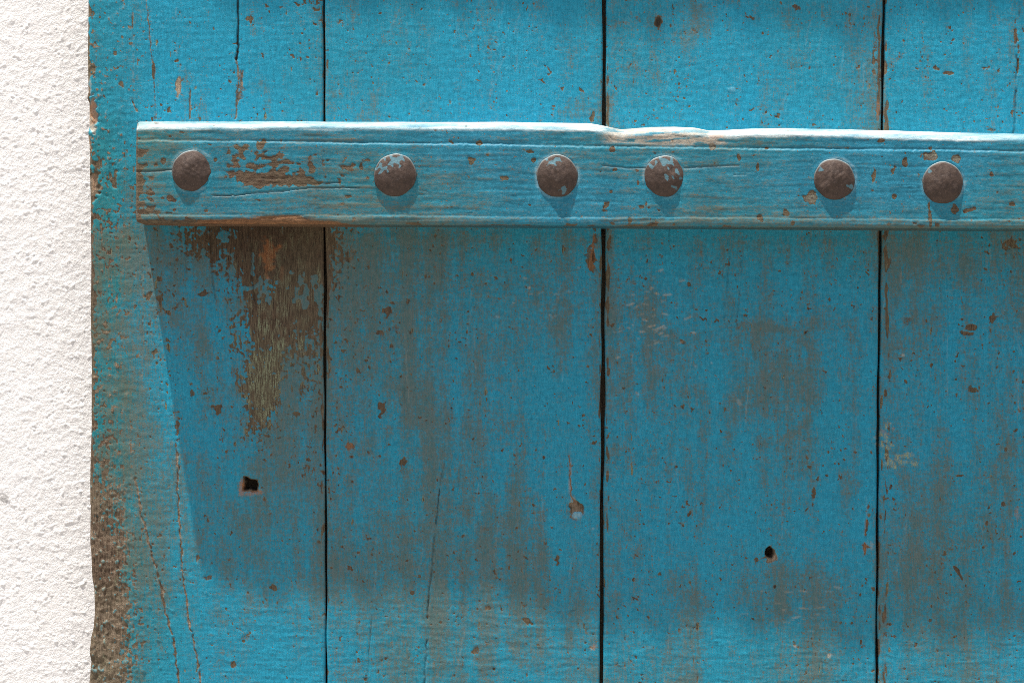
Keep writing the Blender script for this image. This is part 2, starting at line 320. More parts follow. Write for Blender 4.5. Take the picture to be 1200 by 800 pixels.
# --- single chips and flakes (cx, cy, rx, ry, rot)
for q in [(209, 105, 3.4, 17, 4), (198, 127, 2.5, 6, 0), (223, 122, 2, 14, 0), (283, 100, 4, 18, 0), (278, 118, 2.5, 20, 0), (134, 64, 3, 3, 0), (141, 98, 4, 5, 20), (155, 30, 1.5, 18, 0), (175, 20, 1.6, 20, -4),
          (180, 90, 1.6, 24, -3), (108, 20, 3, 6, 0), (109, 80, 3, 8, 0), (114, 200, 8, 14, 8), (135, 205, 6, 14, 10), (696, 288, 4.5, 26, 4), (694, 312, 6, 8, 0), (450, 60, 3, 4, -20), (456, 64, 1.6, 2, 0),
          (695, 136, 2.6, 8, 12), (1027, 50, 3.5, 13, 0), (1029, 130, 3, 16, 0), (1024, 76, 2, 14, 0), (1055, 66, 5, 3, -35), (1112, 86, 10, 2, -3), (1096, 81, 5, 1.6, 0), (1153, 80, 8, 2, 0), (1162, 152, 9, 2.4, 0), (1190, 40, 2, 12, 0), (1193, 75, 1.6, 14, 2), (1188, 118, 2, 16, 4),
          (934, 10, 5, 3, 20), (940, 28, 2.5, 3.5, 0), (949, 80, 2, 2, 0), (813, 35, 4, 2.4, 30), (750, 22, 4, 3, 40), (1014, 640, 3.5, 9, 5), (1016, 615, 2, 22, 6), (1023, 590, 2.4, 14, 0),
          (1065, 374, 7, 4, -40), (1140, 384, 6, 2.6, 0), (1134, 391, 8, 2, 0), (1163, 375, 5, 6, 0), (1172, 431, 6, 5, 20), (1139, 457, 6, 5, 0), (1184, 285, 10, 6, 0), (1101, 339, 2, 3, 0), (1176, 591, 3.5, 5, 0), (1109, 557, 4, 2, 0),
          (1124, 557, 9, 1.4, -3), (1114, 641, 3.5, 4.5, 30), (1188, 647, 3, 4, 0), (1128, 680, 2, 18, -30), (1024, 690, 3, 6, 0), (697, 757, 3, 6, 30), (688, 738, 3, 4, 0), (620, 728, 6, 3, 20),
          (462, 422, 7, 2.6, -8), (455, 363, 5, 8, 20), (478, 352, 3, 4, 0), (516, 376, 6, 3.5, -25), (500, 322, 6, 3, -20), (443, 350, 3, 3, 0), (462, 384, 5, 5, 45), (447, 390, 3, 3, 0), (433, 310, 4, 5, 30), (405, 300, 9, 10, 0), (482, 390, 2, 4, 20),
          (447, 480, 5, 8, 0), (472, 540, 6, 4, 0), (473, 548, 6, 4, 0), (411, 523, 6, 4, 0), (568, 446, 3, 3.5, 0), (677, 476, 3, 4, 20), (646, 306, 3, 3, 20), (652, 655, 3, 5, 0), (592, 296, 1.6, 2, 0), (595, 660, 4, 2, 10), (584, 666, 5, 1.6, 0), (615, 710, 3, 3, 0), (572, 711, 4, 2.4, 0), (526, 651, 3.5, 2, 0), (483, 695, 4, 2.4, 10), (557, 761, 4, 3, -35), (410, 665, 5, 2.5, 10), (404, 643, 3.5, 3, 20),
          (208, 500, 3.5, 20, 3), (205, 480, 2, 8, 0), (212, 512, 4, 5, 0), (225, 460, 3, 4, 0), (258, 424, 4, 3, 0), (207, 356, 6, 3, -20), (195, 366, 3, 4, 30), (237, 345, 7, 4, -10), (275, 437, 5, 7, 20), (255, 478, 5, 7, 10), (347, 485, 7, 3, 0), (362, 520, 4, 4, 0),
          (232, 653, 4, 5, 20), (254, 648, 4, 3.5, 0), (286, 680, 5, 7, 15), (268, 656, 2.5, 2.5, 0), (288, 746, 3.5, 7, 25), (274, 778, 4, 5, 0), (243, 677, 4, 2, -30), (229, 612, 1.5, 4, 20), (309, 592, 4, 5, 0), (345, 620, 3, 9, 25), (320, 690, 4, 4, 0),
          (872, 278, 4, 2.4, 0), (822, 311, 3.5, 2.4, 0), (808, 333, 2, 2.4, 20), (830, 415, 2, 3, 0), (875, 364, 3, 2, 30), (930, 558, 2, 6, 0), (954, 577, 2.4, 6, 0), (952, 592, 2, 8, 0), (935, 758, 2, 2, 0), (918, 552, 4, 2, 0), (800, 400, 3, 3, 0), (690, 300, 4, 10, 8)]:
    F.blob(CHIP, q[0], q[1], q[2] * .78, q[3] * .84, rnd.uniform(.42, .9), q[4], rough=.5, soft=.35)
for q in [(771, 27, 4.5, 7, 10), (908, 687, 1.6, 2.4, 25), (579, 783, 1.4, 1.4, 0), (695, 300, 1.2, 8, 0)]:
    F.blob(CHIP, *q[:4], 1, q[4]); F.blob(DARK, q[0], q[1], q[2] * .8, q[3] * .8, .7, q[4])
# paler, fresher wood
for q in [(209, 104, 2.2, 13, 4, .55), (107, 138, 3.6, 22, 3, .9), (109, 152, 4, 7, 0, .8), (1021, 640, 2, 5, 0, .3), (668, 560, 1.1, 24, 2, .25), (671, 588, 3, 8, -10, .3), (298, 574, 10, 3, 0, .15), (866, 471, 1.6, 4, -30, .3), (922, 477, 2, 3, 0, .15), (834, 425, 1.2, 1.2, 0, .3), (815, 429, 1.2, 1.5, 0, .3), (816, 312, 1, 1, 0, .3), (748, 462, 2, 2, 0, .3), (1058, 416, 1.4, 1.2, 0, .6), (695, 585, 1.4, 1.4, 0, .3), (695, 619, 1.2, 1.6, 0, .25), (695, 757, 2, 5, 30, .35), (972, 768, 3.5, 2, -35, .7), (932, 757, 2.5, 1.6, 0, .5), (715, 556, 6, .8, 3, .25), (110, 215, 3.4, 12, 5, .5), (105, 100, 2, 10, 0, .4)]:
    F.blob(PALE, q[0], q[1], q[2], q[3], q[5], q[4], rough=.3)
# tan flecks on the third plank, horizontal nicks
for i in range(46):
    cx, cy = rnd.gauss(768, 20), rnd.gauss(378, 26)
    F.blob(PALE, cx, cy, rnd.uniform(1.5, 5), rnd.uniform(.7, 1.4), rnd.uniform(.25, .55), rnd.uniform(-30, 20))
for i in range(22):
    cx, cy = rnd.gauss(945, 28), rnd.gauss(718, 14)
    F.blob(PALE, cx, cy, rnd.uniform(1.5, 6), rnd.uniform(.5, 1.0), rnd.uniform(.2, .4), rnd.uniform(-10, 10))
for i in range(16):
    cx, cy = rnd.gauss(632, 28), rnd.gauss(345, 25)
    F.blob(PALE, cx, cy, rnd.uniform(1.5, 4), rnd.uniform(.6, 1.2), rnd.uniform(.2, .45), rnd.uniform(-30, 10))
# orange heartwood
for q in [(315, 298, 10, 20, 8, 1), (312, 315, 3, 10, 0, .5), (330, 320, 3, 14, 0, .25), (284, 570, 2.6, 9, 0, .8), (300, 577, 11, 2.2, -8, .7), (109, 128, 3.5, 12, 0, .75), (695, 295, 2.4, 14, 4, .6), (693, 312, 4, 5, 0, .5), (1014, 640, 2.6, 7, 5, .55), (1015, 612, 1, 16, 6, .5), (1029, 128, 1.6, 12, 0, .6), (745, 460, 2, 2, 0, .5), (697, 757, 2, 4, 30, .5), (668, 555, 1, 24, 2, .4), (410, 523, 4, 3, 0, .5), (1192, 600, 3, 8, 0, .4), (110, 212, 2, 10, 4, .4)]:
    F.blob(ORNG, q[0], q[1], q[2], q[3], q[5], q[4], rough=.3)
# lichen by the last seam
for i in range(34):
    cx, cy = (rnd.gauss(1040, 6), rnd.gauss(512, 10)) if i < 16 else (rnd.uniform(1036, 1074), rnd.gauss(539, 4))
    F.blob(LICH, cx, cy, rnd.uniform(1.8, 4.5), rnd.uniform(1.4, 3.2), 1, rnd.uniform(-40, 40)); F.blob(PALE, cx, cy, 3, 2, .22)
    F.blob(H, cx, cy, 3, 2.4, .35, 0)
for i in range(6): F.blob(ORNG, rnd.gauss(1038, 4), rnd.gauss(506, 4), 2, 1.6, .5)
F.blob(LICH, 1042, 525, 2, 2, 0)
LICH = np.maximum(LICH, 0.30 * CHIP * sst(.9, 1.5, bare_t - 0.2 * np.abs(X - 305) / 30 + 0.35 * vst) * (Y > 400) * (X > 240))
# olive growth in the lower part of the patch
ol = F.zeros(); F.glow(ol, 315, 440, 45, 70, 1); LICH = np.maximum(LICH, 0.95 * CHIP * sst(.3, 1.0, ol * CHIP + 0.25 * sp3)); F.glow(ol, 330, 330, 60, 60, .6); LICH = np.maximum(LICH, .5 * CHIP * sst(.3, 1, ol * CHIP + .25 * sp3))
dark_fade = F.zeros(); F.glow(dark_fade, 300, 262, 110, 62, 1); DARK = np.maximum(DARK, np.clip(0.50 * dark_fade * (.55 + .45 * CHIP) + .05 * dark_fade * F.e3, 0, .6) * (X < 381))          # wood darkened softly below the batten, fading downward

# --- hue: the weathered edge is greener
TEALF = np.clip(0.9 * sst(175, 105, X + 10 * F.e3) * sst(40, 300, Y + 25 * F.e3) + 0.35 * sst(215, 110, X) + 0.10 * big + 0.1, 0, 1)
F.glow(TEALF, 160, 620, 50, 150, .35); F.glow(TEALF, 185, 760, 40, 80, .3); TEALF = np.clip(TEALF, 0, 1)
CHIP = np.maximum(CHIP, 0.85 * sst(1.75, 2.1, fs * .75 + sp1 * .45 + F.e3 * .25 + 0.70 * edge_l * sst(90, 250, Y) + 0.62 * edge_l)); lm = F.noise(7, 11); RUB += edge_l * sst(150, 350, Y) * (.16 + .16 * lm + .10 * F.e2)

# --- cracks and scratches
CR = F.zeros()
F.line(CR, [(278, -30), (279, 40), (278, 70)], 1.1, 1, .6)
F.line(CR, [(517, 555), (512, 610), (508, 640), (503, 700), (499, 760), (497, 830)], .45, .8, 1.0, .25)
F.line(CR, [(519, 268), (518, 320), (516, 352)], .2, .35, .4, .2)
F.line(CR, [(537, 410), (532, 450), (527, 520), (518, 560)], .3, .5, .9, .3)
F.line(CR, [(246, 268), (249, 330), (253, 350)], .6, .8, .6)
F.line(CR, [(295, 285), (296, 330), (300, 360)], .6, .8, 1)
F.line(CR, [(784, 268), (785, 320), (783, 345)], .3, .6, .6, .2)
F.line(CR, [(603, 268), (602, 310)], .3, .5, .6, .2)
F.line(CR, [(871, 268), (868, 330), (862, 400)], .4, .5, .8, .4)
F.line(CR, [(855, 300), (850, 360), (848, 400)], .3, .5, .8, .4)
F.line(CR, [(218, 268), (217, 300), (219, 340)], .3, .4, .8, .2)
F.line(CR, [(1188, 160), (1191, 90), (1196, -20)], .8, .7, 1, .3)
F.line(CR, [(436, 720), (432, 770), (428, 820)], .4, .5, .8, .2)
CL = F.zeros()     # cracks showing pale wood
F.line(CL, [(156, -20), (156, 60), (157, 96)], .5, .8, .7, .2)
F.line(CL, [(170, -20), (175, 40), (180, 80), (183, 140)], .8, .9, .8, .1)
F.line(CL, [(207, -10), (207, 60), (206, 92)], .4, .6, .6, .2)
F.line(CL, [(223, 105), (222, 140)], 1.2, .9, .8)
F.line(CL, [(278, 68), (279, 100), (277, 140)], 1.2, .9, .9)
F.line(CL, [(283, 85), (285, 120)], 1.2, .9, .9, .2)
F.line(CL, [(158, 560), (165, 600), (178, 650), (187, 680), (195, 720), (203, 745), (210, 800), (212, 830)], 1.4, 1, 1.3, .0)
F.line(CL, [(207, 520), (209, 590), (212, 640), (216, 690), (221, 722), (229, 760), (238, 815)], 1.2, 1, 1.2, .0)
F.line(CL, [(167, 300), (168, 380), (166, 440)], .5, .8, .8, .2)
F.line(CL, [(190, 560), (225, 668)], .3, .0, .8)
F.line(CL, [(210, 668), (224, 669)], .4, .7, .8)
F.line(CL, [(155, 118), (160, 131)], 1.0, .9, .4)
for i in range(30):      # faint slanting scratches across the second plank, lit top
    x0, y0 = rnd.uniform(395, 690), rnd.uniform(-10, 120); L = rnd.uniform(15, 70)
    F.line(CL, [(x0, y0), (x0 - L * rnd.uniform(.1, .35), y0 + L)], .18, rnd.uniform(.15, .45), .5, .2)
F.line(CL, [(590, 0), (584, 40), (580, 70), (574, 115)], .25, .6, .5, .1)
for i in range(46):      # scratches and rubbed nicks elsewhere
    x0, y0 = rnd.uniform(390, 1200), rnd.uniform(280, 790); L = rnd.uniform(6, 30); an = rnd.choice([rnd.gauss(0, .15), rnd.gauss(1.55, .15)])
    F.line(CR, [(x0, y0), (x0 + L * math.cos(an), y0 + L * math.sin(an))], .15, rnd.uniform(.2, .5), .6, .1)
SCR = F.zeros(); SCP = F.zeros()
for i in range(170):
    x0, y0 = rnd.uniform(390, 1200), rnd.uniform(270, 780); L = rnd.uniform(12, 80); an = rnd.gauss(1.62, .13)
    F.line(SCR if i % 3 else SCP, [(x0, y0), (x0 + L * math.cos(an), y0 + L * math.sin(an))], .35, rnd.uniform(.3, .9), .7, .15)
for i in range(60):
    x0, y0 = rnd.uniform(700, 1200), rnd.uniform(285, 420); L = rnd.uniform(15, 70); an = rnd.gauss(-.12, .12)
    F.line(SCR, [(x0, y0), (x0 + L * math.cos(an), y0 + L * math.sin(an))], .35, rnd.uniform(.3, .8), .8, .2)
for i in range(70):
    x0, y0 = rnd.uniform(390, 1030), rnd.uniform(-10, 110); L = rnd.uniform(12, 55); an = rnd.gauss(1.85, .12)
    F.line(SCR if i % 2 else SCP, [(x0, y0), (x0 + L * math.cos(an), y0 + L * math.sin(an))], .3, rnd.uniform(.3, .8), .8, .2)
RUB = RUB + .34 * SCR; PALE = np.maximum(PALE, .28 * SCP)
DARK = np.maximum(DARK, CR * 0.85); CHIP = np.maximum(CHIP, CR * .5)
CLr = CL * sst(-3.2, -.9, sp1 + .5 * fs); CHIP = np.maximum(CHIP, CLr * .8); PALE = np.maximum(PALE, CLr * .45 * sst(-.6, .8, fs)); DARK = np.maximum(DARK, .55 * CLr * sst(.5, 1.4, -sp1))

# --- relief in millimetres
lit_rough = sst(180, 120, X)
H += 0.11 * und + 0.035 * und2 + (0.020 * brush + 0.030 * brush2 + 0.018 * lumps + 0.014 * F.e2) * (1 - 0.35 * CHIP) + 0.0035 * iso + 0.0035 * vst
H += lit_rough * (0.035 * F.e2 + 0.040 * sp1 + 0.025 * fs + 0.36 * sst(1.35, 2.4, sp1 * .8 + fs * .6))
H += sst(640, 760, Y) * (0.012 * brush + 0.014 * F.e2)
H -= 0.17 * sst(.38, .62, CHIP) * (1 - .6 * sst(.6, 1.2, bare)) + 0.02 * RUB + 0.05 * PALE
H += CHIP * (0.03 * grainv + 0.012 * sp3)
# rough, crumbling wood along the lower hanging edge
rough_l = sst(178, 150, X + 8 * F.e3) * sst(480, 640, Y)
dg = F.noise(1.5, 5, 0.75)
H += rough_l * (0.07 * F.e2 + 0.05 * sp1 + 0.04 * fs + 0.07 * F.noise(.9, 6) + 0.10 * dg * sst(640, 740, Y))
cl_ = F.zeros(); F.glow(cl_, 185, 735, 26, 60, 1); dg2 = F.noise(2.2, 1.1, 0.6); H += cl_ * 0.40 * sst(1.2, 2.3, dg2)
PALE = np.maximum(PALE, .30 * rough_l * CHIP * sst(-1.2, 1.2, fs + .6 * F.e3)); spk = lit_rough * sst(1.35, 2.2, sp1 * .8 + fs * .6); PALE = np.maximum(PALE, .35 * spk); k = rough_l * sst(1.1, 1.8, sp1 * .7 + fs * .7); CHIP *= 1 - .8 * k; TEALF = np.maximum(TEALF, k)  # edge wood and raised specks painted paler to carry the sunlight
rdg = F.noise(4.5, .8, 0.05); litz = .45 + .75 * sst(680, 770, Y) + .25 * sst(60, 130, Y) * (Y < 145); H += litz * .13 * sst(1.5, 2.7, rdg + .35 * sp1) + .06 * litz * sst(1.4, 2.4, brush2 + .3 * fs)
H -= 1.6 * CR * CR + 0.35 * CLr * sst(.3, .8, CL)
lipc = np.roll(CLr, 2, 1); H += .03 * lipc * (1 - CLr)
# raised flake and a lip of old paint
F.blob(H, 856, 105, 5, 2.2, .30, 10)
k = F.zeros(); F.blob(k, 857, 105, 5, 2, 1, 10); DUST = np.maximum(DUST, .10 * k)

# holes: a square nail hole, a plugged screw hole with its rust run, a round hole
hole = F.zeros()
w = F.win(270, 545, 325, 595); hx, hy = F.X[w], F.Y[w]
sq = np.maximum(np.abs((hx - 293.5) + .08 * (hy - 568)) * 1.0, np.abs((hy - 567) - .08 * (hx - 294)) * 1.1) + .9 * F.e2[w] + .5 * F.e1[w] + 3.5 * np.exp(-((hx - 300) / 3.5) ** 2 - ((hy - 560) / 3.5) ** 2)
hole[w] = np.maximum(hole[w], sst(7.6, 5.6, sq)); k = F.zeros(); k[w] = sst(10.5, 8, sq); CHIP = np.maximum(CHIP, k * .9); H -= .5 * k
F.blob(hole, 902, 647, 4.6, 5.8, 1, 0, rough=.1); k = F.zeros(); F.blob(k, 903, 650, 6.5, 9, 1, 0, rough=.15); PALE = np.maximum(PALE, .35 * k); CHIP = np.maximum(CHIP, k); H -= .8 * k
H -= 9.0 * hole; DARK = np.maximum(DARK, hole * .85)
k = F.zeros(); F.blob(k, 675, 597, 8, 10, 1, 0, rough=.15); H -= 1.6 * k; CHIP = np.maximum(CHIP, k); F.blob(PALE, 675, 600, 8, 7, .25)
k = F.zeros(); F.blob(k, 676, 603, 5.5, 4, 1, 0, rough=.15); CHIP *= 1 - k; H += 0.9 * k; DUST = np.maximum(DUST, .25 * k); PALE *= 1 - k
k = F.zeros(); F.line(k, [(667, 533), (668, 560), (670, 580), (674, 590)], .9, 1, .8); CHIP = np.maximum(CHIP, .8 * k); ORNG = np.maximum(ORNG, .35 * k); H -= .3 * k
# splintered left edge
k = F.zeros(); F.blob(k, 106, 140, 6, 24, 1, 2, rough=.25); H -= 2.2 * k
k = F.zeros(); F.blob(k, 109, 218, 7, 17, 1, 8, rough=.25); H -= 1.0 * k; CHIP = np.maximum(CHIP, k)
k = F.zeros(); F.blob(k, 133, 205, 6, 15, 1, 12, rough=.3); H -= .35 * k

WEAR = [RUB, CHIP, PALE, DARK]; TINT = [TEALF, ORNG, LICH, DUST]

def wob(seed, n=400, amp=1.0, scale=18):
    g = np.random.default_rng(seed).standard_normal(n); k = np.exp(-np.linspace(-3, 3, 25) ** 2); g = np.convolve(g, k / k.sum(), 'same'); g /= g.std()
    return lambda y: amp * np.interp(np.mod(np.asarray(y, float) + 3000, (n - 1) * scale), np.arange(n) * scale, g)
def curve(pts):
    p = np.array(pts, float); return lambda v: np.interp(v, p[:, 0], p[:, 1])
left_c = curve([(-3000, 102), (0, 102.5), (108, 103), (114, 101.5), (120, 103.5), (150, 103.5), (160, 102), (180, 104.5), (205, 104), (235, 105), (300, 105.5), (500, 106), (636, 104.5), (645, 105.5), (676, 107), (690, 109.5), (715, 110.5), (735, 109), (748, 106), (765, 104.5), (775, 106.5), (800, 104.5), (3000, 104)])
wl_ = wob(1, amp=.45, scale=9)
w1a, w1b, w2a, w2b, w3a, w3b = [wob(10 + i, amp=.38, scale=6) for i in range(6)]
s1 = curve([(0, 379.5), (800, 382.5)]); s2 = curve([(0, 708.3), (400, 707), (800, 704.6)]); s3 = curve([(0, 1036), (250, 1032.5), (560, 1029), (800, 1027.5)])
edges = [(lambda y: left_c(y) + wl_(y), lambda y: s1(y) - 1.0 + w1a(y)),
         (lambda y: s1(y) + 1.1 + w1b(y), lambda y: s2(y) - 2.2 + w2a(y)),
         (lambda y: s2(y) + 2.0 + w2b(y), lambda y: s3(y) - 1.5 + w3a(y)),
         (lambda y: s3(y) + 1.4 + w3b(y), lambda y: 1358 + 0 * y)]
THICK = 0.040
YTOP, YBOT = 400 - (2.15 - CZ) / S, 400 + (CZ - 0.05) / S
ys = lines(YTOP, YBOT, -16, 816, 1.12, 14)
plank_labels = ["narrower plank nearest the white wall, with a bare brown patch and a weathered edge against the wall", "wide blue plank with a thin dark crack and a plugged hole",
                "blue plank with a small round hole low down", "blue plank cut off by the right edge of the picture, pale lichen at its seam"]
for i, (le, re) in enumerate(edges):
    xl, xr = le(ys), re(ys)
    if i < 3: u = np.linspace(0, 1, int((xr.mean() - xl.mean()) / 1.12))
    else: u = (lines(1030, 1358, 1030, 1216, 1.12, 12) - 1030) / 328
    wd = float((xr - xl).mean())
    u = np.unique(np.concatenate([u, np.array([.3, .6, 1.6, 2.2]) / wd, 1 - np.array([.3, .6, 1.6, 2.2]) / wd]))
    PX = xl[:, None] + (xr - xl)[:, None] * u[None, :]; PY = np.repeat(ys[:, None], len(u), 1)
    h = F.sample(H, PX, PY) * 0.001 + (0, .0006, -.0005, .0004)[i] + (.0008, -.0006, .0006, -.0005)[i] * (u[None, :] - .5) - (.0004, .0005, .0005, .0005)[i] * (2 * u[None, :] - 1) ** 2
    dl, dr = PX - xl[:, None], xr[:, None] - PX
    r0 = 3.4 if i else 5.0
    for dd, r in ((dl, r0), (dr, 3.2)):
        q = np.clip(1 - dd / r, 0, 1); h -= (1 - np.sqrt(np.maximum(0, 1 - q * q))) * r * S * 0.8
    V = np.stack([wx(PX), -h, wz(PY)], -1)
    nr, nc = PX.shape
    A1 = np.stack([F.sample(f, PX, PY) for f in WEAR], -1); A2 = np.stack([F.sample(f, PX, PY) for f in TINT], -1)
    # back edge: left and right columns, top and bottom rows
    def ring(k): return V[k].copy()
    Lb = V[:, 0].copy(); Lb[:, 1] = THICK; Rb = V[:, -1].copy(); Rb[:, 1] = THICK; Tb = V[0].copy(); Tb[:, 1] = THICK; Bb = V[-1].copy(); Bb[:, 1] = THICK
    base = nr * nc; oL, oR, oT, oB = base, base + nr, base + 2 * nr, base + 2 * nr + nc
    ar, ac = np.arange(nr - 1), np.arange(nc - 1)
    Q = np.vstack([gridq(nr, nc),
                   np.stack([ar * nc, oL + ar, oL + ar + 1, (ar + 1) * nc], -1),
                   np.stack([(ar + 1) * nc + nc - 1, oR + ar + 1, oR + ar, ar * nc + nc - 1], -1),
                   np.stack([ac + 1, oT + ac + 1, oT + ac, ac], -1),
                   np.stack([(nr - 1) * nc + ac, oB + ac, oB + ac + 1, (nr - 1) * nc + ac + 1], -1),
                   np.stack([oR + ar, oR + ar + 1, oL + ar + 1, oL + ar], -1)])
    Vall = np.vstack([V.reshape(-1, 3), Lb, Rb, Tb, Bb]) - np.array(DOOR)
    def ext(A, side):
        n = 2 * nr + 2 * nc
        return np.vstack([A.reshape(-1, 4), np.tile(np.array(side, np.float32), (n, 1))])
    o = mesh_obj("plank", Vall, Q, M_plank, door, {"wear": ext(A1, (0.4, 1, 0, .6)), "tint": ext(A2, (0, 0, 0, 0))})
    o["label"] = plank_labels[i]

# ------------------------------------------------------------------ the batten with its studs
NAILS = [(225, 200, 24.0), (463, 205, 25.0), (653, 206, 24.6), (779, 206.5, 24.6), (978, 210, 24.0), (1105, 214, 24.2)]
G = Field(140, 125, 1220, 160, 23)
BX, BY = G.X, G.Y
top_c = curve([(140, 142), (400, 142.5), (600, 143), (690, 144.5), (705, 147), (718, 149.6), (728, 151.6), (740, 150.6), (760, 149), (790, 148.5), (815, 150), (830, 153), (850, 152.5), (880, 151), (920, 150.5), (1000, 152), (1100, 155), (1200, 157.5), (1340, 159)])
bot_c = curve([(140, 260), (158, 260.5), (210, 262), (300, 262.5), (500, 263.5), (800, 265.5), (1000, 267), (1200, 268.5), (1340, 269.5)])
bT = top_c(BX); bB = bot_c(BX); fromtop = BY - (142.5 + (BX - 158) * 0.0143); frombot = bB - BY
gb = G.noise(30, 1.6); gb2 = G.noise(12, 1.0); gs1 = G.noise(1.4, 1.2); gs2 = G.noise(4.5, 2.0); gs3 = G.noise(9, 1.3); gbig = G.noise(60, 25); gi = G.noise(.8, .8); gund = G.noise(28, 12); gvs = G.noise(.7, 6)
bRUB = G.zeros(); bCH = G.zeros(); bPA = G.zeros(); bDK = G.zeros(); bTE = G.zeros(); bOR = G.zeros(); bLI = G.zeros(); bDU_glare = G.zeros(); bH = G.zeros()
rd = 0.36 + 0.10 * gbig + 0.25 * np.exp(-((BX - 165) / 40) ** 2) + 0.22 * sst(16, 6, frombot) + 0.12 * sst(700, 300, BX) * sst(225, 240, BY)
bRUB = np.clip(rd * .95 - .04 + .09 * gb2 + .07 * gb + .06 * gi + .05 * gs2, -.3, 1)
bare = G.zeros()
for cx, cy, rx, ry, am in [(305, 210, 52, 9, 1.0), (345, 213, 36, 6, .8), (335, 189, 70, 15, .55), (300, 195, 30, 12, .4), (270, 185, 20, 20, .4), (160, 200, 10, 60, .8), (175, 235, 30, 20, .45), (190, 190, 22, 12, .25), (240, 232, 20, 8, .3), (400, 195, 30, 25, .25), (300, 168, 30, 8, .5), (225, 246, 60, 6, .4), (1090, 180, 40, 20, .15), (880, 262, 400, 3, .35)]:
    G.glow(bare, cx, cy, rx, ry, am)
gsm = G.noise(2.6, 2.0); bt = bare + .11 * gs2 + .16 * gsm + .12 * gs1 + .05 * gs3
bCH = sst(.36, .92, bt) * .95
bCH = np.maximum(bCH, .9 * sst(3.0, 3.3, .8 * gs1 + .7 * gsm + .5 * gs2 + .6 * sst(500, 250, BX) + .1))
bCH = np.maximum(bCH, .75 * sst(6, 2.2, frombot + 1.2 * gs3 + .6 * gs1 + 4.5 * sst(330, 460, BX) - 3.0 * sst(.9, 1.6, gs2)))
for q in [(553, 188, 4.5, 4.5, 20), (592, 209, 3.5, 2.5, 0), (404, 198, 2.5, 4, 20), (423, 196, 2.2, 3.5, 0), (409, 230, 4, 2, 0), (562, 168, 5, 2.5, 0), (834, 172, 5, 4, 0), (1091, 182, 8, 5.5, -5), (1120, 186, 5, 4, 10), (1060, 190, 2.4, 4.5, 0), (1160, 204, 3, 4.5, -10), (950, 232, 7.5, 6, -5), (1047, 231, 3, 3, 0), (1118, 245, 3.5, 6, 0), (1046, 200, 2.5, 5, 25), (1024, 205, 2, 8, 10), (718, 175, 3, 3, 0), (721, 199, 4, 2.5, -10), (748, 214, 2.5, 4, 0), (752, 243, 7, 3, 0), (757, 240, 2, 5, 10), (772, 246, 5, 2.5, 0), (866, 186, 2.4, 4, -20), (888, 196, 2, 4, 0), (890, 256, 4, 4, 0), (922, 250, 4, 4, 0), (928, 262, 3, 5, 0), (1089, 255, 2.2, 13, -4), (1135, 246, 8, 3, -15), (305, 170, 4.5, 4.5, 0), (192, 188, 3, 3.5, 0), (200, 233, 8, 3, 25), (252, 187, 2, 2.4, 0), (710, 240, 3, 4, 20), (738, 258, 3, 5, 0), (620, 178, 4, 2, 0), (625, 188, 3, 2.4, 0), (1185, 240, 4, 3, 0), (1033, 165, 4, 3, 0)]:
    G.blob(bCH, q[0], q[1], q[2], q[3], 1, q[4], rough=.3)
for q in [(834, 172, 4, 3, 0), (1091, 182, 6.5, 4.2, -5), (1120, 186, 4, 3, 0), (950, 232, 6, 4.5, -5)]:
    G.blob(bLI, q[0], q[1], q[2], q[3], .35, q[4]); G.blob(bDU_glare, q[0], q[1] + 1, q[2], q[3], .10, q[4])
# worn arris, whitened in colour as full-sun glare, and the fresh break in it
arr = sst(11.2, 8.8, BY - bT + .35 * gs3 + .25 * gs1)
bDU_glare = np.maximum(bDU_glare, np.clip(.52 + .18 * gb + .14 * gb2, .1, .9) * arr)
brk = sst(700, 716, BX) * sst(856, 846, BX)
k = brk * sst(19, 15, fromtop + .8 * gs3 - 1.5 * np.exp(-((BX - 780) / 40) ** 2)); bPA = np.maximum(bPA, .8 * k * (gs3 > -.8)); bDU_glare *= 1 - .65 * k
for q in [(838, 160.5, 7, 1.8, 0)]: G.blob(bOR, *q[:4], .8, q[4])
bcr = G.zeros()
G.line(bcr, [(705, 150), (716, 153), (727, 156)], .3, .55, 1.2, .1); G.line(bcr, [(718, 154), (713, 159), (719, 164)], .3, .5, 1.2, .1); G.line(bcr, [(708, 154), (722, 151)], .2, .5, .8)
G.line(bcr, [(738, 154), (760, 157), (790, 158)], .3, .6, .5, .2)
# cracks along the grain
for i in range(26):
    x0, y0 = rnd.uniform(715, 840), rnd.uniform(150, 161); L = rnd.uniform(10, 45)
    G.line(bcr, [(x0, y0), (x0 + L, y0 + rnd.gauss(.6, .6))], .12, rnd.uniform(.2, .5), .6, .1)
for i in range(18):
    G.blob(bPA, rnd.uniform(700, 850), rnd.uniform(158, 166), rnd.uniform(3, 9), rnd.uniform(.8, 2), .6, rnd.uniform(-8, 8), rough=.4)
G.line(bcr, [(158, 200.5), (180, 200), (203, 198.5)], .7, 1, .4)
G.line(bcr, [(250, 229), (270, 229), (300, 226), (340, 222.5), (370, 220.5), (420, 220)], .4, .9, 1.0)
G.line(bcr, [(706, 194), (740, 197), (756, 197)], .5, .8, .4); G.line(bcr, [(802, 197), (830, 195), (866, 194)], .5, .8, .4)
G.line(bcr, [(488, 222), (510, 227), (522, 228)], .2, .4, .4); G.line(bcr, [(1062, 226), (1075, 238), (1090, 250)], .2, .3, .5)
G.line(bcr, [(372, 215), (398, 214)], .5, .7, .5); G.line(bcr, [(860, 205), (960, 203)], .25, .5, .5, .3)
for i in range(60):
    x0, y0 = rnd.uniform(160, 1330), rnd.uniform(172, 252); L = rnd.uniform(8, 50)
    G.line(bcr if i % 4 == 0 else bH, [(x0, y0), (x0 + L, y0 + rnd.gauss(0, 1.2))], .15, rnd.uniform(.05, .2), .5, .1)
